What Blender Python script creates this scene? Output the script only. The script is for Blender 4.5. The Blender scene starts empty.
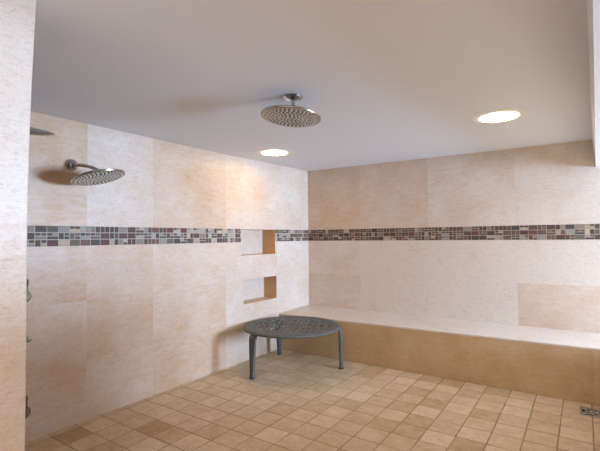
import bpy, bmesh, math, random
from mathutils import Vector, Matrix
S = bpy.context.scene
COL = S.collection
PI = math.pi
rnd = random.Random(7)

# ------------------------------------------------------------------ helpers
def lin(c):
    return tuple((v/255/12.92 if v/255 <= .04045 else ((v/255+.055)/1.055)**2.4) for v in c)

def link(name, bm, mats, parent=None, smooth=False, kind=None, recalc=True):
    if recalc:
        bmesh.ops.recalc_face_normals(bm, faces=bm.faces)
    me = bpy.data.meshes.new(name)
    bm.to_mesh(me); bm.free()
    for m in (mats if isinstance(mats, (list, tuple)) else [mats]):
        me.materials.append(m)
    if smooth:
        me.polygons.foreach_set('use_smooth', [True]*len(me.polygons))
        me.set_sharp_from_angle(angle=math.radians(38))
    o = bpy.data.objects.new(name, me)
    COL.objects.link(o)
    if parent: o.parent = parent
    if kind: o['kind'] = kind
    return o

def thing(name, label, cat, loc=(0, 0, 0), group=None):
    o = bpy.data.objects.new(name, None)
    COL.objects.link(o)
    o.location = loc
    o.empty_display_size = .05
    o['label'] = label; o['category'] = cat
    if group: o['group'] = group
    return o

def copy_thing(root, label, loc, rot=None, group=None):
    r = root.copy(); COL.objects.link(r); r.location = loc
    if rot is not None: r.rotation_euler = rot
    r['label'] = label
    if group: r['group'] = group
    for ch in list(root.children):
        c = ch.copy(); COL.objects.link(c); c.parent = r
        c.matrix_parent_inverse = ch.matrix_parent_inverse.copy()
        for g in ch.children:
            d = g.copy(); COL.objects.link(d); d.parent = c
    return r

def box(bm, lo, hi, mi=0):
    x0, y0, z0 = lo; x1, y1, z1 = hi
    v = [bm.verts.new(p) for p in ((x0,y0,z0),(x1,y0,z0),(x1,y1,z0),(x0,y1,z0),(x0,y0,z1),(x1,y0,z1),(x1,y1,z1),(x0,y1,z1))]
    fs = []
    for f in ((0,3,2,1),(4,5,6,7),(0,1,5,4),(1,2,6,5),(2,3,7,6),(3,0,4,7)):
        q = bm.faces.new([v[i] for i in f]); q.material_index = mi; fs.append(q)
    return fs

def lathe(bm, prof, n=48, M=None, closed=False, mi=0):
    """prof: (r, z) pairs turned about z."""
    rings = []
    for r, z in prof:
        if r < 1e-6:
            rings.append([bm.verts.new((0, 0, z))])
        else:
            rings.append([bm.verts.new((r*math.cos(2*PI*k/n), r*math.sin(2*PI*k/n), z)) for k in range(n)])
    pairs = list(zip(rings, rings[1:]))
    if closed: pairs.append((rings[-1], rings[0]))
    for a, b in pairs:
        for k in range(n):
            l = (k+1) % n
            if len(a) == 1 and len(b) == 1: continue
            if len(a) == 1: vs = (a[0], b[k], b[l])
            elif len(b) == 1: vs = (a[k], a[l], b[0])
            else: vs = (a[k], a[l], b[l], b[k])
            f = bm.faces.new(vs); f.material_index = mi
    if M is not None:
        vv = [v for r in rings for v in r]
        bmesh.ops.transform(bm, matrix=M, verts=vv)

def loft(bm, secs, cap=True):
    rings = [[bm.verts.new(p) for p in s] for s in secs]
    n = len(rings[0])
    for a, b in zip(rings, rings[1:]):
        for k in range(n):
            bm.faces.new((a[k], a[(k+1) % n], b[(k+1) % n], b[k]))
    if cap:
        bm.faces.new(rings[0][::-1]); bm.faces.new(rings[-1])

def tube(bm, pts, r, n=16):
    pts = [Vector(p) for p in pts]
    secs = []
    for i, p in enumerate(pts):
        t = (pts[min(i+1, len(pts)-1)] - pts[max(i-1, 0)]).normalized()
        a = t.cross(Vector((0, 0, 1)))
        if a.length < 1e-3: a = t.cross(Vector((0, 1, 0)))
        a.normalize(); b = t.cross(a)
        rr = r[i] if isinstance(r, (list, tuple)) else r
        secs.append([p + (a*math.cos(2*PI*k/n) + b*math.sin(2*PI*k/n))*rr for k in range(n)])
    loft(bm, secs)

# ------------------------------------------------------------------ materials
class NT:
    def __init__(self, name):
        self.m = bpy.data.materials.new(name); self.m.use_nodes = True
        self.t = self.m.node_tree
        self.b = self.t.nodes['Principled BSDF']
    def n(self, ty, **kw):
        o = self.t.nodes.new(ty)
        for k, v in kw.items(): setattr(o, k, v)
        return o
    def l(self, a, b): self.t.links.new(a, b)
    def math(self, op, a, b=None, clamp=False):
        o = self.n('ShaderNodeMath', operation=op); o.use_clamp = clamp
        for i, v in enumerate((a, b)):
            if v is None: continue
            if isinstance(v, (int, float)): o.inputs[i].default_value = v
            else: self.l(v, o.inputs[i])
        return o.outputs[0]
    def mix(self, fac, a, b, blend='MIX'):
        o = self.n('ShaderNodeMix', data_type='RGBA', blend_type=blend)
        for i, v in ((0, fac), (6, a), (7, b)):
            if isinstance(v, (int, float)): o.inputs[i].default_value = v
            elif isinstance(v, tuple): o.inputs[i].default_value = (*v[:3], 1)
            else: self.l(v, o.inputs[i])
        return o.outputs[2]
    def ramp(self, v, lo, hi):
        o = self.n('ShaderNodeMapRange', interpolation_type='SMOOTHSTEP')
        self.l(v, o.inputs[0]); o.inputs[1].default_value = lo; o.inputs[2].default_value = hi
        return o.outputs[0]
    def noise(self, vec, scale, detail=4, rough=.55, dist=0):
        o = self.n('ShaderNodeTexNoise'); self.l(vec, o.inputs['Vector'])
        o.inputs['Scale'].default_value = scale; o.inputs['Detail'].default_value = detail
        o.inputs['Roughness'].default_value = rough; o.inputs['Distortion'].default_value = dist
        return o.outputs['Fac']

def plain(name, c, rough=.5, metal=0, spec=.5, bump=None):
    k = NT(name)
    k.b.inputs['Base Color'].default_value = (*lin(c), 1)
    k.b.inputs['Roughness'].default_value = rough
    k.b.inputs['Metallic'].default_value = metal
    k.b.inputs['Specular IOR Level'].default_value = spec
    if bump:
        tc = k.n('ShaderNodeTexCoord')
        f = k.noise(tc.outputs['Object'], bump[0], 3)
        bp = k.n('ShaderNodeBump'); bp.inputs['Strength'].default_value = bump[1]; bp.inputs['Distance'].default_value = .004
        k.l(f, bp.inputs['Height']); k.l(bp.outputs[0], k.b.inputs['Normal'])
    return k.m

def travertine(name, light, dark, vein, rough=.38, stretch=(1.3, 1.3, 7.), scale=2.0, pits=.35, flat=False, cl=2.4, fleck=.3):
    """honed stone: the 'tile' attribute holds per tile (offset, offset, tone)."""
    k = NT(name)
    at = k.n('ShaderNodeAttribute', attribute_name='tile')
    sp = k.n('ShaderNodeSeparateColor'); k.l(at.outputs['Color'], sp.inputs[0])
    tc = k.n('ShaderNodeTexCoord')
    off = k.n('ShaderNodeCombineXYZ')
    for i in range(3):
        k.l(k.math('MULTIPLY', sp.outputs[i % 2], 37.0 + 11*i), off.inputs[i])
    ad = k.n('ShaderNodeVectorMath', operation='ADD'); k.l(tc.outputs['Object'], ad.inputs[0]); k.l(off.outputs[0], ad.inputs[1])
    mp = k.n('ShaderNodeMapping'); k.l(ad.outputs[0], mp.inputs['Vector'])
    mp.inputs['Scale'].default_value = stretch
    mp.inputs['Rotation'].default_value = (.22, .16, .5 if flat else 0)
    v = mp.outputs[0]
    cloud = k.noise(ad.outputs[0], cl, 5, .65)
    band = k.noise(v, scale, 7, .62, .5)
    fine = k.noise(v, scale*4, 6, .72, .6)
    grain = k.noise(ad.outputs[0], 90, 2, .6)
    t = k.math('ADD', sp.outputs[2], k.math('MULTIPLY', k.math('SUBTRACT', cloud, .5), 1.2))
    t = k.math('ADD', t, k.math('MULTIPLY', k.math('SUBTRACT', band, .5), .8), True)
    c = k.mix(t, lin(light), lin(dark))
    c = k.mix(k.math('MULTIPLY', k.ramp(fine, .48, .74), pits), c, lin(vein))
    c = k.mix(k.math('MULTIPLY', k.ramp(grain, .4, .75), .14), c, lin(vein))
    k.l(c, k.b.inputs['Base Color'])
    fl = k.noise(v, scale*3.1, 5, .68, .4)
    c = k.mix(k.math('MULTIPLY', k.ramp(fl, .50, .72), fleck), c, lin(tuple(min(255, x*1.07+6) for x in light)))
    r = k.math('ADD', k.math('MULTIPLY', band, .22), rough-.1)
    k.l(r, k.b.inputs['Roughness'])
    k.b.inputs['Specular IOR Level'].default_value = .35
    bp = k.n('ShaderNodeBump'); bp.inputs['Strength'].default_value = .12; bp.inputs['Distance'].default_value = .003
    k.l(k.math('ADD', fine, k.math('MULTIPLY', grain, .4)), bp.inputs['Height']); k.l(bp.outputs[0], k.b.inputs['Normal'])
    return k.m

M_wall = travertine('wall_travertine', (226, 209, 191), (204, 161, 119), (160, 122, 93), scale=4.2, stretch=(1.6, 1.6, 6.), pits=.42, fleck=.5)
M_bench_shade = travertine('bench_front_shade_travertine', (226, 198, 158), (198, 156, 106), (158, 118, 76), scale=6, pits=.6, cl=3.5)  # bench front: stone colour warmed to stand in for its lack of daylight
M_niche_warm = travertine('niche_warm_light_travertine', (234, 200, 154), (214, 164, 108), (178, 130, 84), scale=4)  # niche sides and sills: orange of the warm light mixed into the stone
M_floor = travertine('floor_travertine', (228, 202, 166), (184, 146, 102), (148, 114, 80), rough=.5, stretch=(3, 5, 3), scale=6, pits=.5, flat=True, cl=9)
M_grout = plain('floor_grout', (160, 130, 100), .85, spec=.2)
M_mgrout = plain('mosaic_grout', (188, 172, 154), .8, spec=.2)
M_ceil = plain('ceiling_paint', (230, 229, 230), .75, spec=.25, bump=(55, .25))
M_paint = plain('wall_paint', (205, 198, 188), .7, spec=.25, bump=(55, .2))
M_white = plain('fixture_white', (232, 228, 220), .4)
M_chrome = plain('brushed_chrome', (178, 176, 172), .16, 1)
M_plate = plain('spray_plate_metal', (176, 164, 142), .34, 1)
M_nozzle = plain('nozzle_rubber', (206, 196, 178), .55)
M_dark = plain('nozzle_shadow_gap', (52, 48, 46), .6)
M_nickel = plain('aged_nickel', (142, 130, 104), .5, 1)
M_table = plain('slate_grey_metal', (88, 86, 82), .6, .0, .5, bump=(160, .25))
M_foot = plain('foot_glide', (48, 52, 58), .6)
M_bronze = plain('drain_grey_metal', (196, 190, 178), .38, .7)
M_drainhole = plain('drain_hole', (14, 13, 12), .9)
M_frame = plain('window_frame_white', (225, 225, 222), .45)

kk = NT('mosaic_glass')
a_ = kk.n('ShaderNodeAttribute', attribute_name='tile')
tc_ = kk.n('ShaderNodeTexCoord')
c_ = kk.mix(kk.math('MULTIPLY', kk.noise(tc_.outputs['Object'], 60, 4), .45), a_.outputs['Color'], (.22, .18, .15))
kk.l(c_, kk.b.inputs['Base Color']); kk.b.inputs['Roughness'].default_value = .55; kk.b.inputs['Specular IOR Level'].default_value = .12
M_mosaic = kk.m

kk = NT('lamp_lens')
kk.b.inputs['Base Color'].default_value = (1, .95, .88, 1)
kk.b.inputs['Emission Color'].default_value = (1, .71, .36, 1)
kk.b.inputs['Emission Strength'].default_value = 28
M_lens = kk.m

kk = NT('window_glass')
tr = kk.n('ShaderNodeBsdfTransparent'); gl = kk.n('ShaderNodeBsdfGlossy'); gl.inputs['Roughness'].default_value = .05
mx = kk.n('ShaderNodeMixShader'); mx.inputs[0].default_value = .06
kk.l(tr.outputs[0], mx.inputs[1]); kk.l(gl.outputs[0], mx.inputs[2])
kk.l(mx.outputs[0], kk.t.nodes['Material Output'].inputs['Surface'])
M_glass = kk.m

# ------------------------------------------------------------------ tiled panels
def tile_layer(bm):
    return bm.loops.layers.float_color.get('tile') or bm.loops.layers.float_color.new('tile')

def quad(bm, pts, col):
    ly = tile_layer(bm)
    f = bm.faces.new([bm.verts.new(p) for p in pts])
    for lp in f.loops: lp[ly] = (*col, 1)
    return f

def cell_tone(us, vs, tones, default=.35, seed=1):
    r = random.Random(seed); tab = {}
    def get(u, v):
        i = sum(1 for a in us if a <= u); j = sum(1 for a in vs if a <= v)
        if (i, j) not in tab:
            rr = random.Random(seed*1000 + i*31 + j)
            tab[(i, j)] = (rr.random(), rr.random(), tones.get((i, j), default + rr.uniform(-.08, .08)))
        return tab[(i, j)]
    return get

def panel(bm, P, ucuts, vcuts, tone, holes=()):
    """grid of quads on the plane P(u, v), leaving the holes out."""
    us = sorted(set(ucuts) | {h[k] for h in holes for k in (0, 1)})
    vs = sorted(set(vcuts) | {h[k] for h in holes for k in (2, 3)})
    for a, b in zip(us, us[1:]):
        for c, d in zip(vs, vs[1:]):
            u, v = (a+b)/2, (c+d)/2
            if any(h[0] < u < h[1] and h[2] < v < h[3] for h in holes): continue
            quad(bm, [P(a, c), P(b, c), P(b, d), P(a, d)], tone(u, v))

D = 5.193          # back wall
MB0, MB1 = 1.4275, 1.590
XR = 7.6           # window wall
YF = -2.3
HT = 2.60          # walls run past the ceiling line

# left wall with its two niches
L_u = [YF, -.1, .88, 1.848, 2.486, 3.46, 4.42, D]
L_v = [-.02, .49, .98, MB0, MB1, HT]
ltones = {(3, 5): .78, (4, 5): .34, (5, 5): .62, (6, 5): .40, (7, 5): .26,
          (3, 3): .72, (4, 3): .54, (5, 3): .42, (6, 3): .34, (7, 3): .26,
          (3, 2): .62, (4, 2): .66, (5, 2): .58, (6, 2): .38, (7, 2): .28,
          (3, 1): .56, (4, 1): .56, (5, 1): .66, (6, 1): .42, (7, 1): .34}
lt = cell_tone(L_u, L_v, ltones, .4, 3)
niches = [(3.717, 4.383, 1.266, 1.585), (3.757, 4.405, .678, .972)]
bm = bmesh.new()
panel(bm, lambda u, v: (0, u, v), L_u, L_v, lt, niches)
ND = .215
for a, b, c, d in niches:
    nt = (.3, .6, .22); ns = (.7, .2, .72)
    quad(bm, [(-ND, a, c), (-ND, b, c), (-ND, b, d), (-ND, a, d)], nt)
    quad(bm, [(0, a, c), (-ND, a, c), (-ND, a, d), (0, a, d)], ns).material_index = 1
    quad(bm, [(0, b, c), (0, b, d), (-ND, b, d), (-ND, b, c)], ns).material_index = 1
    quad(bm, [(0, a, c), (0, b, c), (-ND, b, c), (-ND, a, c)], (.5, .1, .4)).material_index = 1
    quad(bm, [(0, a, d), (-ND, a, d), (-ND, b, d), (0, b, d)], (.1, .4, .4))
link('wall_left', bm, [M_wall, M_niche_warm], kind='structure', recalc=False)

# back wall
B_u = [0, .85, 1.795, 2.772, 3.74, 4.70, 5.66, 6.62, XR]
B_v = [-.02, .475, .95, MB0, MB1, HT]
btones = {(1, 5): .48, (2, 5): .36, (3, 5): .16, (4, 5): .06,
          (1, 3): .08, (2, 3): -.06, (3, 3): -.10, (4, 3): -.04,
          (1, 2): .30, (2, 2): .0, (3, 2): -.06, (4, 2): .42}  # tile tones; lower rows also lightened to stand in for daylight
bt = cell_tone(B_u, B_v, btones, .4, 5)
bm = bmesh.new()
panel(bm, lambda u, v: (u, D, v), B_u, B_v, bt)
link('wall_back', bm, M_wall, kind='structure', recalc=False)

# ------------------------------------------------------------------ mosaic band
PAL = [((96, 68, 54), 5), ((104, 56, 48), 4), ((82, 66, 56), 5), ((104, 94, 74), 4), ((146, 128, 112), 4),
       ((168, 154, 142), 3), ((196, 172, 140), 3), ((120, 80, 60), 3), ((66, 54, 48), 2), ((178, 170, 162), 1)]
PALL = [c for c, w in PAL for _ in range(w)]
PBACK = PALL + [(92, 58, 44), (104, 54, 46), (84, 60, 46), (98, 72, 54), (76, 58, 48), (96, 84, 62), (110, 70, 52)]*4
def mosaic(bm, P, u0, u1, seed, pal=PALL):
    """P(u, v, depth). three rows of squares, bars and little pairs."""
    ly = tile_layer(bm); r = random.Random(seed)
    g = .0028; rows = 3; rh = (MB1-MB0)/rows; w1 = .0425
    def piece(a, b, c, d):
        a, b, c, d = a+g, min(b, u1)-g, c+g, d-g
        if b-a < .008: return
        col = lin(r.choice(pal)); j = r.uniform(.85, 1.15)
        col = tuple(min(1, x*j) for x in col)
        top = .004
        f0 = [P(a, c, 0), P(b, c, 0), P(b, d, 0), P(a, d, 0)]
        f1 = [P(a+.001, c+.001, top), P(b-.001, c+.001, top), P(b-.001, d-.001, top), P(a+.001, d-.001, top)]
        v0 = [bm.verts.new(p) for p in f0]; v1 = [bm.verts.new(p) for p in f1]
        fs = [bm.faces.new(v1)] + [bm.faces.new((v0[k], v0[(k+1) % 4], v1[(k+1) % 4], v1[k])) for k in range(4)]
        for f in fs:
            f.material_index = 1
            for lp in f.loops: lp[ly] = (*col, 1)
    for row in range(rows):
        z0 = MB0 + row*rh; u = u0
        while u < u1 - .01:
            k = r.random()
            if k < .34:
                piece(u, u+2*w1, z0, z0+rh); u += 2*w1
            elif k < .62:
                piece(u, u+w1, z0, z0+rh); piece(u+w1, u+2*w1, z0, z0+rh); u += 2*w1
            elif k < .86:
                piece(u, u+2*w1, z0, z0+rh*.5); piece(u, u+w1, z0+rh*.5, z0+rh)
                piece(u+w1, u+2*w1, z0+rh*.5, z0+rh); u += 2*w1
            else:
                piece(u, u+w1, z0, z0+rh); piece(u+w1, u+2*w1, z0, z0+rh*.5)
                piece(u+w1, u+2*w1, z0+rh*.5, z0+rh); u += 2*w1
    f = bm.faces.new([bm.verts.new(p) for p in (P(u0, MB0, .0015), P(u1, MB0, .0015), P(u1, MB1, .0015), P(u0, MB1, .0015))])
for name, P, u0, u1, sd in (('trim_1', lambda u, v, t: (t, u, v), .6, niches[0][0]-.001, 11),
                            ('trim_2', lambda u, v, t: (t, u, v), niches[0][1]+.001, D, 12),
                            ('trim_3', lambda u, v, t: (u, D-t, v), .0045, 4.6, 13)):
    bm = bmesh.new(); mosaic(bm, P, u0, u1, sd, PBACK if name == 'trim_3' else PALL)
    link(name, bm, [M_mgrout, M_mosaic], kind='structure', recalc=False)

# ------------------------------------------------------------------ floor
bm = bmesh.new(); ly = tile_layer(bm)
box(bm, (-.02, YF, -.06), (XR, D+.02, -.0016), 1)
G = .0050; TX, TY = .21, .2072
xs = [0.0, .06] + [.06+TX*i for i in range(1, 36)] + [XR]
ys = [4.4535-TY*i for i in range(0, 33)]; ys = sorted([y for y in ys if y > YF] + [YF]) + [4.455+TY*i for i in range(1, 4)] + [D]
special = {}
def near(px_x, px_y, tone): special[(px_x, px_y)] = tone
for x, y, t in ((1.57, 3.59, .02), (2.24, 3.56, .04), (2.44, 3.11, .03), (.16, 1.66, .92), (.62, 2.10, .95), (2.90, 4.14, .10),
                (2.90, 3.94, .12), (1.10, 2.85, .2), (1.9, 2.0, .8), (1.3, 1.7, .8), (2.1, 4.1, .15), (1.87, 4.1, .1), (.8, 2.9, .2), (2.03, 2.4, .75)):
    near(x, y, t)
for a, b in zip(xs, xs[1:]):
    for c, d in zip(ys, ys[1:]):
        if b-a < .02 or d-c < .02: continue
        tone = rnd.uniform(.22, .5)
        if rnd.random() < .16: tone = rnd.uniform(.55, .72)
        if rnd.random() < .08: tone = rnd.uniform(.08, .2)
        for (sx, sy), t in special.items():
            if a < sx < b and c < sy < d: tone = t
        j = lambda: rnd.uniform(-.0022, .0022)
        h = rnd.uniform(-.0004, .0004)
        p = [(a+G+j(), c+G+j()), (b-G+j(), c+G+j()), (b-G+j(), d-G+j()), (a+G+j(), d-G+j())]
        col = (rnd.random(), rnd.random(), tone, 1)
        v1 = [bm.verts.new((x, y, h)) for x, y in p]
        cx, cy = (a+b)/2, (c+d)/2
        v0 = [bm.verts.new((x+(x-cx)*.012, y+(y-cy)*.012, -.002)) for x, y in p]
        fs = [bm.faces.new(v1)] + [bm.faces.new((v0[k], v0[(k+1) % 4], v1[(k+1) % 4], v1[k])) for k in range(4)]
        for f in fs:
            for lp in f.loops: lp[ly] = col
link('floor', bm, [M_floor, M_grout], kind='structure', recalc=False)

# ------------------------------------------------------------------ ceiling
def ceil_z(x, y):
    s = min(1, max(0, (y-3.2)/(D-3.2))); s = s*s*(3-2*s)
    return 2.446 + s*max(.004, .024-.006*x)
bm = bmesh.new()
nx, ny = 31, 38
g = [[bm.verts.new((XR*i/(nx-1), YF+(D-YF)*j/(ny-1), ceil_z(XR*i/(nx-1), YF+(D-YF)*j/(ny-1)))) for j in range(ny)] for i in range(nx)]
for i in range(nx-1):
    for j in range(ny-1):
        bm.faces.new((g[i][j], g[i][j+1], g[i+1][j+1], g[i+1][j]))
link('ceiling', bm, M_ceil, kind='structure', smooth=True, recalc=False)

# dropped header along the open right side
bm = bmesh.new()
hx = lambda y: 3.427 + .0199*(y-2.075)
secs = []
for y in (D, YF):
    secs.append([Vector((hx(y)+.024, y, 2.168)), Vector((hx(y)+.26, y, 2.168)), Vector((hx(y)+.26, y, 2.52)), Vector((hx(y)-.002, y, 2.52))])
loft(bm, secs)
link('wall_header', bm, M_ceil, kind='structure')

# stone clad end of the partition at the left of the entrance
XP, PT = 1.60, .14
bm = bmesh.new()
zs = [0, .47, .945, 1.423, 1.89, 2.367, HT]
fine = [0, .3, .47, .7, .945, 1.2, 1.423, 1.6, 1.75, 1.89, 2.0, 2.1, 2.2, 2.3, 2.367, 2.45, HT]
ye = lambda z: .743 + .0262*max(0, (z-1.5)/.95)**1.7
ptone = {k: (rnd.random(), rnd.random(), t) for k, t in enumerate((.12, .10, .06, .0, .0, .10))}
ycuts = [YF, -1.2, -.22, None]
for z0, z1 in zip(fine, fine[1:]):
    k = sum(1 for z in zs[1:] if z <= (z0+z1)/2)
    for q in range(3):
        a0 = ycuts[q]; b0 = ycuts[q+1] if ycuts[q+1] is not None else ye(z0)-.006
        b1 = ycuts[q+1] if ycuts[q+1] is not None else ye(z1)-.006
        r, g_, t = ptone[k]
        c = (r*(1+q) % 1, g_, t)
        quad(bm, [(XP, a0, z0), (XP, b0, z0), (XP, b1, z1), (XP, a0, z1)], c)
        quad(bm, [(XP-PT, a0, z0), (XP-PT, a0, z1), (XP-PT, b1, z1), (XP-PT, b0, z0)], c)
        if q == 2:   # eased corners and the end face
            quad(bm, [(XP, b0, z0), (XP-.006, ye(z0), z0), (XP-.006, ye(z1), z1), (XP, b1, z1)], c)
            quad(bm, [(XP-.006, ye(z0), z0), (XP-PT+.006, ye(z0), z0), (XP-PT+.006, ye(z1), z1), (XP-.006, ye(z1), z1)], c)
            quad(bm, [(XP-PT+.006, ye(z0), z0), (XP-PT, b0, z0), (XP-PT, b1, z1), (XP-PT+.006, ye(z1), z1)], c)
link('wall_entrance', bm, M_wall, kind='structure', recalc=False)

# wall behind the camera
bm = bmesh.new(); box(bm, (-.02, YF-.1, -.02), (XR+.1, YF, HT))
link('wall_front', bm, M_paint, kind='structure')

# added low wall out of view, its steps shaped to cut the window daylight
bm = bmesh.new()
for y0, y1, h in ((1.3, 2.25, 1.35), (2.25, 3.3, 1.2), (3.3, D, .50)):
    tn = lambda u, v: (u*.37 % 1, v*.5 % 1, .3)
    panel(bm, lambda u, v: (3.62, u, v), [y0, (y0+y1)/2, y1], [0, h/2, h], tn)
    panel(bm, lambda u, v: (3.74, u, v), [y0, (y0+y1)/2, y1], [0, h/2, h], tn)
    quad(bm, [(3.62, y0, h), (3.74, y0, h), (3.74, y1, h), (3.62, y1, h)], (.2, .3, .2))
    quad(bm, [(3.62, y0, 0), (3.74, y0, 0), (3.74, y0, h), (3.62, y0, h)], (.5, .3, .3))
    quad(bm, [(3.62, y1, 0), (3.62, y1, h), (3.74, y1, h), (3.74, y1, 0)], (.5, .3, .3))
link('wall_daylight_block', bm, M_wall, kind='structure')

# window wall on the right, beyond the header
WY0, WY1, WZ0, WZ1 = 3.40, 5.06, .84, 2.04
bm = bmesh.new()
panel(bm, lambda u, v: (XR, u, v), [YF, WY0, WY1, D], [-.02, WZ0, WZ1, HT], lambda u, v: (0, 0, 0), [(WY0, WY1, WZ0, WZ1)])
for p in ([(XR, WY0, WZ0), (XR+.14, WY0, WZ0), (XR+.14, WY1, WZ0), (XR, WY1, WZ0)],
          [(XR, WY0, WZ1), (XR, WY1, WZ1), (XR+.14, WY1, WZ1), (XR+.14, WY0, WZ1)],
          [(XR, WY0, WZ0), (XR, WY0, WZ1), (XR+.14, WY0, WZ1), (XR+.14, WY0, WZ0)],
          [(XR, WY1, WZ0), (XR+.14, WY1, WZ0), (XR+.14, WY1, WZ1), (XR, WY1, WZ1)]):
    quad(bm, p, (0, 0, 0))
link('wall_right', bm, M_paint, kind='structure', recalc=False)
bm = bmesh.new()
w = .05
for lo, hi in (((XR+.08, WY0, WZ0), (XR+.12, WY0+w, WZ1)), ((XR+.08, WY1-w, WZ0), (XR+.12, WY1, WZ1)),
               ((XR+.08, WY0+w, WZ0), (XR+.12, WY1-w, WZ0+w)), ((XR+.08, WY0+w, WZ1-w), (XR+.12, WY1-w, WZ1)),
               ((XR+.085, (WY0+WY1)/2-.02, WZ0+w), (XR+.115, (WY0+WY1)/2+.02, WZ1-w))):
    box(bm, lo, hi)
wf = link('window_1', bm, M_frame, kind='structure')
bm = bmesh.new(); box(bm, (XR+.098, WY0+w, WZ0+w), (XR+.102, WY1-w, WZ1-w))
link('window_pane', bm, M_glass, parent=wf)

# ------------------------------------------------------------------ bench
BY, BX1 = 4.455, 3.615
bench = thing('shower_bench', 'long travertine tiled bench built along the back wall', 'bench', (BX1/2, (BY+D)/2, 0))
bz = lambda x: .463 + .0075*x
def local(o, root):
    o.matrix_parent_inverse = Matrix.Translation(-Vector(root.location))
    return o
bm = bmesh.new()
cuts = [.0015, 1.21, 2.42, 3.44, BX1]
for i, (a, b) in enumerate(zip(cuts, cuts[1:])):
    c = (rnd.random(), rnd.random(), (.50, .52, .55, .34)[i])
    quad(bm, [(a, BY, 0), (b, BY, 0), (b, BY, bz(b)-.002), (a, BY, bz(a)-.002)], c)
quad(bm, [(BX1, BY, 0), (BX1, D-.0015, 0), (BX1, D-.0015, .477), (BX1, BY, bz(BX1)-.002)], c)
local(link('front_panel', bm, M_bench_shade, bench, recalc=False), bench)
bm = bmesh.new()
cuts = [.0015, .62, 1.31, 2.0, 2.72, 3.44, BX1]
for i, (a, b) in enumerate(zip(cuts, cuts[1:])):
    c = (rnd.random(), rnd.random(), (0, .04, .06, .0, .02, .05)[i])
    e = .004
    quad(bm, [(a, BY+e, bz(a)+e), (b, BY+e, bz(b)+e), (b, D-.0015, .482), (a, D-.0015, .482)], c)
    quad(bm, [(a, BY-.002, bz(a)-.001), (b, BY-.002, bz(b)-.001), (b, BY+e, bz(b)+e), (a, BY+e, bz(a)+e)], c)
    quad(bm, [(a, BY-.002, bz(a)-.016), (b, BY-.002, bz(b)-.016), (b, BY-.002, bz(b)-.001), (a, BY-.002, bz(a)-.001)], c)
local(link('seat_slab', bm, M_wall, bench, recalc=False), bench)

# ------------------------------------------------------------------ round table
TC = (.612, 3.893); TR = .553; TZ = .478
table = thing('round_table', 'low round slate grey metal table with slotted top in front of the bench', 'table', (*TC, 0))
bm = bmesh.new()
lathe(bm, [(.462, TZ-.012), (.462, TZ+.0005), (.470, TZ+.003), (.520, TZ+.003), (.538, TZ+.0015), (.548, TZ-.004), (TR, TZ-.012),
           (TR-.001, TZ-.018), (.545, TZ-.024), (.53, TZ-.025), (.525, TZ-.018), (.50, TZ-.014)], 96, closed=True)
link('table_rim', bm, M_table, table, smooth=True)
# slotted centre panel: filled outline with the slots as holes
cu = bpy.data.curves.new('slotted_panel', 'CURVE'); cu.dimensions = '2D'; cu.fill_mode = 'BOTH'; cu.extrude = .005
def poly(pts):
    s = cu.splines.new('POLY'); s.points.add(len(pts)-1)
    for p, q in zip(s.points, pts): p.co = (q[0], q[1], 0, 1)
    s.use_cyclic_u = True
poly([(.464*math.cos(2*PI*k/96), .464*math.sin(2*PI*k/96)) for k in range(96)])
sd = Vector((-.33, .944)).normalized(); sx = Vector((sd.y, -sd.x))
for row in range(-2, 3):
    for cidx in range(-7, 8):
        cc = sx*(cidx*.068 + (.034 if row % 2 else 0)) + sd*(row*.200)
        L, Wd = .070, .0165
        pts = []
        for k in range(8):
            a = PI*k/7; pts.append(cc + sd*(L+Wd*math.sin(a)) + sx*Wd*math.cos(a))
        for k in range(8):
            a = PI + PI*k/7; pts.append(cc - sd*L + sd*Wd*math.sin(a) + sx*Wd*math.cos(a))
        if max(p.length for p in pts) < .437: poly(pts)
co = bpy.data.objects.new('slotted_panel_outline', cu); COL.objects.link(co)
dg = bpy.context.evaluated_depsgraph_get()
me = bpy.data.meshes.new_from_object(co.evaluated_get(dg)); me.name = 'slotted_panel'
bpy.data.objects.remove(co); bpy.data.curves.remove(cu)
me.materials.clear(); me.materials.append(M_table)
o = bpy.data.objects.new('slotted_panel', me); COL.objects.link(o); o.parent = table; o.location = (0, 0, TZ-.007)

def leg_sections(ang):
    rad = Vector((math.cos(ang), math.sin(ang), 0)); tan = Vector((-rad.y, rad.x, 0))
    # (radius, z, half width, half thickness)
    st = [(.44, TZ-.020, .045, .007), (.50, TZ-.021, .050, .008), (.530, TZ-.028, .053, .012), (.547, TZ-.052, .055, .017), (.552, TZ-.09, .054, .020),
          (.553, .33, .050, .021), (.555, .22, .042, .021), (.557, .12, .034, .021), (.558, .045, .028, .021), (.558, .030, .031, .024), (.558, .016, .033, .026)]
    out = []
    for i, (r, z, w_, t_) in enumerate(st):
        p0, p1 = st[max(i-1, 0)], st[min(i+1, len(st)-1)]
        d = (rad*(p1[0]-p0[0]) + Vector((0, 0, p1[1]-p0[1]))).normalized()
        nrm = d.cross(tan).normalized()
        c = rad*r + Vector((0, 0, z)); ring = []
        for k in range(16):
            a = 2*PI*k/16; ca, sa = math.cos(a), math.sin(a)
            ex = .6
            ring.append(c + tan*w_*math.copysign(abs(ca)**ex, ca) + nrm*t_*math.copysign(abs(sa)**ex, sa))
        out.append(ring)
    return out, rad*.558
for ang in (-103, 27, 142):
    bm = bmesh.new(); s, f = leg_sections(math.radians(ang)); loft(bm, s)
    lg = link('leg', bm, M_table, table, smooth=True)
    bm = bmesh.new(); lathe(bm, [(0, 0), (.027, 0), (.029, .004), (.027, .017), (0, .017)], 24, Matrix.Translation(f))
    link('foot', bm, M_foot, lg, smooth=True)

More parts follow.
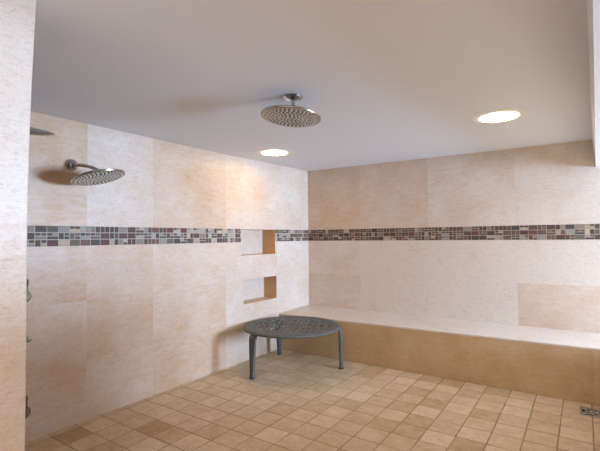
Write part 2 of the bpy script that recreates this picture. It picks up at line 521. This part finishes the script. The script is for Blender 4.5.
# ------------------------------------------------------------------ shower heads
HR = .208
def head_meshes(root, M, HR=HR):
    bm = bmesh.new()
    lathe(bm, [(HR-.008, -.006), (HR-.002, -.004), (HR, .002), (HR-.003, .007), (HR-.02, .015), (HR*.7, .027), (HR*.4, .037), (.05, .044), (.032, .048), (.026, .054), (.024, .062), (0, .064)], 64, M)
    hd = link('head_shell', bm, M_chrome, root, smooth=True)
    bm = bmesh.new()
    lathe(bm, [(0, -.0075), (HR-.012, -.0075), (HR-.008, -.004), (HR-.008, .0)], 64, M)
    for i in range(1, int((HR-.02)/.028)+1):
        rr = .028*i; n = 6*i
        for k in range(n):
            a = 2*PI*k/n + i*.4
            T = M @ Matrix.Translation((rr*math.cos(a), rr*math.sin(a), -.0075))
            lathe(bm, [(.0064, .0), (.0056, -.004), (.0036, -.0062), (0, -.0062)], 6, T, mi=1)
            T2 = M @ Matrix.Translation((rr*math.cos(a+PI/n), rr*math.sin(a+PI/n), -.0077))
            lathe(bm, [(.0098, 0), (0, -.0004)], 6, T2, mi=2)
    link('spray_plate', bm, [M_plate, M_nozzle, M_dark], hd, smooth=True)

# over the middle of the room, hung from the ceiling
cz = ceil_z(1.775, 2.31)
ch = thing('ceiling_shower_head', 'large round chrome rain shower head hanging from the ceiling', 'shower head', (1.775, 2.31, cz))
bm = bmesh.new(); lathe(bm, [(0, 0), (.066, 0), (.067, -.004), (.060, -.013), (.030, -.019), (.018, -.026), (0, -.026)], 48)
link('ceiling_flange', bm, M_chrome, ch, smooth=True)
bm = bmesh.new(); tube(bm, [(0, 0, -.02), (0, 0, -.085)], .0115)
link('drop_pipe', bm, M_chrome, ch, smooth=True)
bm = bmesh.new(); lathe(bm, [(0, -.062), (.016, -.063), (.019, -.070), (.019, -.082), (.014, -.090), (0, -.090)], 24)
link('swivel_nut', bm, M_chrome, ch, smooth=True)
RV = Vector((.825, .565, 0))     # tilt about the line of depth
Rt = Matrix.Rotation(math.radians(5.5), 4, Vector((-.565, .825, 0))) @ Matrix.Rotation(math.radians(-2.5), 4, Vector((.825, .565, 0)))
head_meshes(ch, Matrix.Translation((-.014, -.010, -.142)) @ Rt)

# on the left wall
def wall_head(name, label, flange, centre, sway, nod):
    t = thing(name, label, 'shower head', flange)
    F = Vector(flange); C = Vector(centre) - F
    bm = bmesh.new(); lathe(bm, [(0, 0), (.044, 0), (.047, .008), (.042, .026), (.026, .040), (0, .044)], 40, Matrix.Rotation(PI/2, 4, 'Y'))
    link('wall_flange', bm, M_chrome, t, smooth=True)
    R = Matrix.Rotation(math.radians(sway), 4, Vector((-.87, .49, 0))) @ Matrix.Rotation(math.radians(nod), 4, Vector((.49, .87, 0)))
    up = R @ Vector((0, 0, 1))
    top = C + up*.070
    bm = bmesh.new()
    P0, P1, P2, P3 = Vector((.02, 0, 0)), Vector((.10, 0, -.005)), top + up*.03 - Vector((.04, 0, 0)), top - up*.01
    pts = []
    for k in range(13):
        s = k/12; a = 1-s
        pts.append(P0*a**3 + P1*3*a*a*s + P2*3*a*s*s + P3*s**3)
    tube(bm, pts, .0145)
    link('shower_arm', bm, M_chrome, t, smooth=True)
    bm = bmesh.new(); lathe(bm, [(0, .052), (.019, .053), (.021, .060), (.016, .070), (0, .072)], 24, Matrix.Translation(C) @ R)
    link('swivel_nut', bm, M_chrome, t, smooth=True)
    head_meshes(t, Matrix.Translation(C) @ R, .196)
    return t
wall_head('wall_shower_head', 'chrome shower head on the left wall, whole disc and round flange in view', (0, 1.714, 2.081), (.315, 1.765, 1.957), -13, -7.5)
wall_head('wall_shower_head', 'shower head on the left wall, mostly hidden by the stone pillar', (0, 1.16, 2.29), (.33, 1.222, 2.196), -1, 13)

# ------------------------------------------------------------------ valves beside the pillar
def valve(label, y, z):
    t = thing('shower_valve', label, 'valve', (0, y, z), 'shower valves beside the pillar')
    Ry = Matrix.Rotation(PI/2, 4, 'Y')
    bm = bmesh.new(); lathe(bm, [(0, 0), (.046, 0), (.047, .004), (.042, .011), (.024, .016), (.019, .026), (.018, .040), (0, .042)], 40, Ry)
    link('escutcheon', bm, M_nickel, t, smooth=True)
    bm = bmesh.new()
    tube(bm, [(.034, 0, .0), (.040, 0, .030), (.044, .001, .06), (.044, .003, .09), (.038, .006, .112), (.028, .008, .124)], [.012, .010, .008, .007, .009, .006])
    link('lever_handle', bm, M_nickel, t, smooth=True)
    return t
v1 = valve('metal shower valve on the left wall, just below the mosaic band by the pillar', 1.384, 1.066)
copy_thing(v1, 'metal shower valve on the left wall by the pillar, lowest one near the floor', (0, 1.386, .222))
t = thing('body_spray', 'small round metal body spray knob on left wall, between the two valves', 'body spray', (0, 1.400, .752))
bm = bmesh.new(); lathe(bm, [(0, 0), (.022, 0), (.023, .003), (.016, .008), (0, .010)], 32, Matrix.Rotation(PI/2, 4, 'Y'))
link('escutcheon', bm, M_chrome, t, smooth=True)
bm = bmesh.new(); lathe(bm, [(0, .008), (.010, .008), (.012, .022), (.019, .030), (.020, .042), (.015, .050), (0, .052)], 32, Matrix.Rotation(PI/2, 4, 'Y'))
link('nozzle', bm, M_chrome, t, smooth=True)

# ------------------------------------------------------------------ recessed ceiling lights
def ceiling_light(label, x, y):
    t = thing('recessed_ceiling_light', label, 'ceiling light', (x, y, ceil_z(x, y)), 'recessed ceiling lights')
    bm = bmesh.new(); lathe(bm, [(.150, .0), (.150, -.004), (.153, -.0055), (.215, -.0045), (.226, -.003), (.228, 0.0)], 72)
    link('trim_ring', bm, M_white, t, smooth=True)
    bm = bmesh.new(); lathe(bm, [(0, -.013), (.06, -.0125), (.11, -.010), (.14, -.006), (.1495, -.003), (.1495, 0)], 64)
    link('lens', bm, M_lens, t, smooth=True)
    return t
l1 = ceiling_light('round recessed ceiling light near the back left corner', .505, 3.735)
copy_thing(l1, 'round recessed ceiling light at the right, with wide white trim ring', (2.848, 3.695, ceil_z(2.848, 3.695)))

# ------------------------------------------------------------------ floor drain
dr = thing('floor_drain', 'square dark metal drain grate in the floor at the right, before the bench', 'drain', (3.43, 4.252, 0))
hs = .098
bm = bmesh.new(); box(bm, (-hs, -hs, -.002), (hs, hs, .0010))
link('drain_recess', bm, M_drainhole, dr)
bm = bmesh.new()
for lo, hi in (((-hs, -hs, .0), (hs, -hs+.008, .004)), ((-hs, hs-.012, .0), (hs, hs, .004)), ((-hs, -hs+.012, 0), (-hs+.012, hs-.012, .004)), ((hs-.012, -hs+.012, 0), (hs, hs-.012, .004))):
    box(bm, lo, hi)
link('drain_frame', bm, M_bronze, dr)
bm = bmesh.new()
for i in range(5):        # scrolled ribs
    for sgn in (1, -1):
        pts = []
        for k in range(15):
            s = k/14
            a = i*PI*.4 + sgn*s*1.5
            pts.append(Vector(((.012+.074*s)*math.cos(a), (.012+.074*s)*math.sin(a), .0032)))
        tube(bm, pts, .0048, 8)
for r in (.026, .086):
    lathe(bm, [(r-.003, .001), (r-.003, .0045), (r+.003, .0045), (r+.003, .001)], 40, closed=True)
for sx_ in (-1, 1):
    for sy_ in (-1, 1):
        tube(bm, [(sx_*.058, sy_*.058, .0032), (sx_*.088, sy_*.088, .0032)], .005, 8)
link('drain_grate', bm, M_bronze, dr, smooth=True)

# ------------------------------------------------------------------ light
def area(name, loc, rot, sx_, sy_, power, col):
    l = bpy.data.lights.new(name, 'AREA'); l.shape = 'RECTANGLE'; l.size = sx_; l.size_y = sy_
    l.energy = power; l.color = col
    o = bpy.data.objects.new(name, l); COL.objects.link(o); o.location = loc; o.rotation_euler = rot
    return o
# daylight coming in through window_1
area('window_daylight', (XR+.16, (WY0+WY1)/2, (WZ0+WZ1)/2), (0, PI/2, 0), WZ1-WZ0-.1, WY1-WY0-.1, 830, (.43, .642, 1.0))
# added fill light overhead, unseen, behind the camera
area('unseen_fill_light', (3.2, -1.1, 2.42), (0, 0, 0), 1.6, 1.0, 48, (1.0, .82, .57))

wd = bpy.data.worlds.new('World'); S.world = wd; wd.use_nodes = True
bg = wd.node_tree.nodes['Background']; bg.inputs[0].default_value = (.55, .74, 1, 1); bg.inputs[1].default_value = 1.0

# ------------------------------------------------------------------ camera
cam = bpy.data.cameras.new('camera'); co = bpy.data.objects.new('camera', cam); COL.objects.link(co)
F = 415.679; yaw, pit, rol = 0.599754298, 0.0285671742, -0.00978723140
cy, sy = math.cos(yaw), math.sin(yaw)
fw = Vector((-sy*math.cos(pit), cy*math.cos(pit), math.sin(pit)))
r = Vector((cy, sy, 0)); u = r.cross(fw)
c, s = math.cos(rol), math.sin(rol)
r2 = c*r + s*u; u2 = -s*r + c*u
co.matrix_world = Matrix(((r2.x, u2.x, -fw.x, 3.40178908), (r2.y, u2.y, -fw.y, 0), (r2.z, u2.z, -fw.z, 1.48), (0, 0, 0, 1)))
cam.sensor_fit = 'HORIZONTAL'; cam.sensor_width = 36; cam.lens = F*36/600; cam.clip_start = .02
S.camera = co
S.view_settings.view_transform = 'Standard'; S.view_settings.look = 'None'
S.view_settings.gamma = 1; S.view_settings.use_curve_mapping = False
S.view_settings.exposure = 0.0
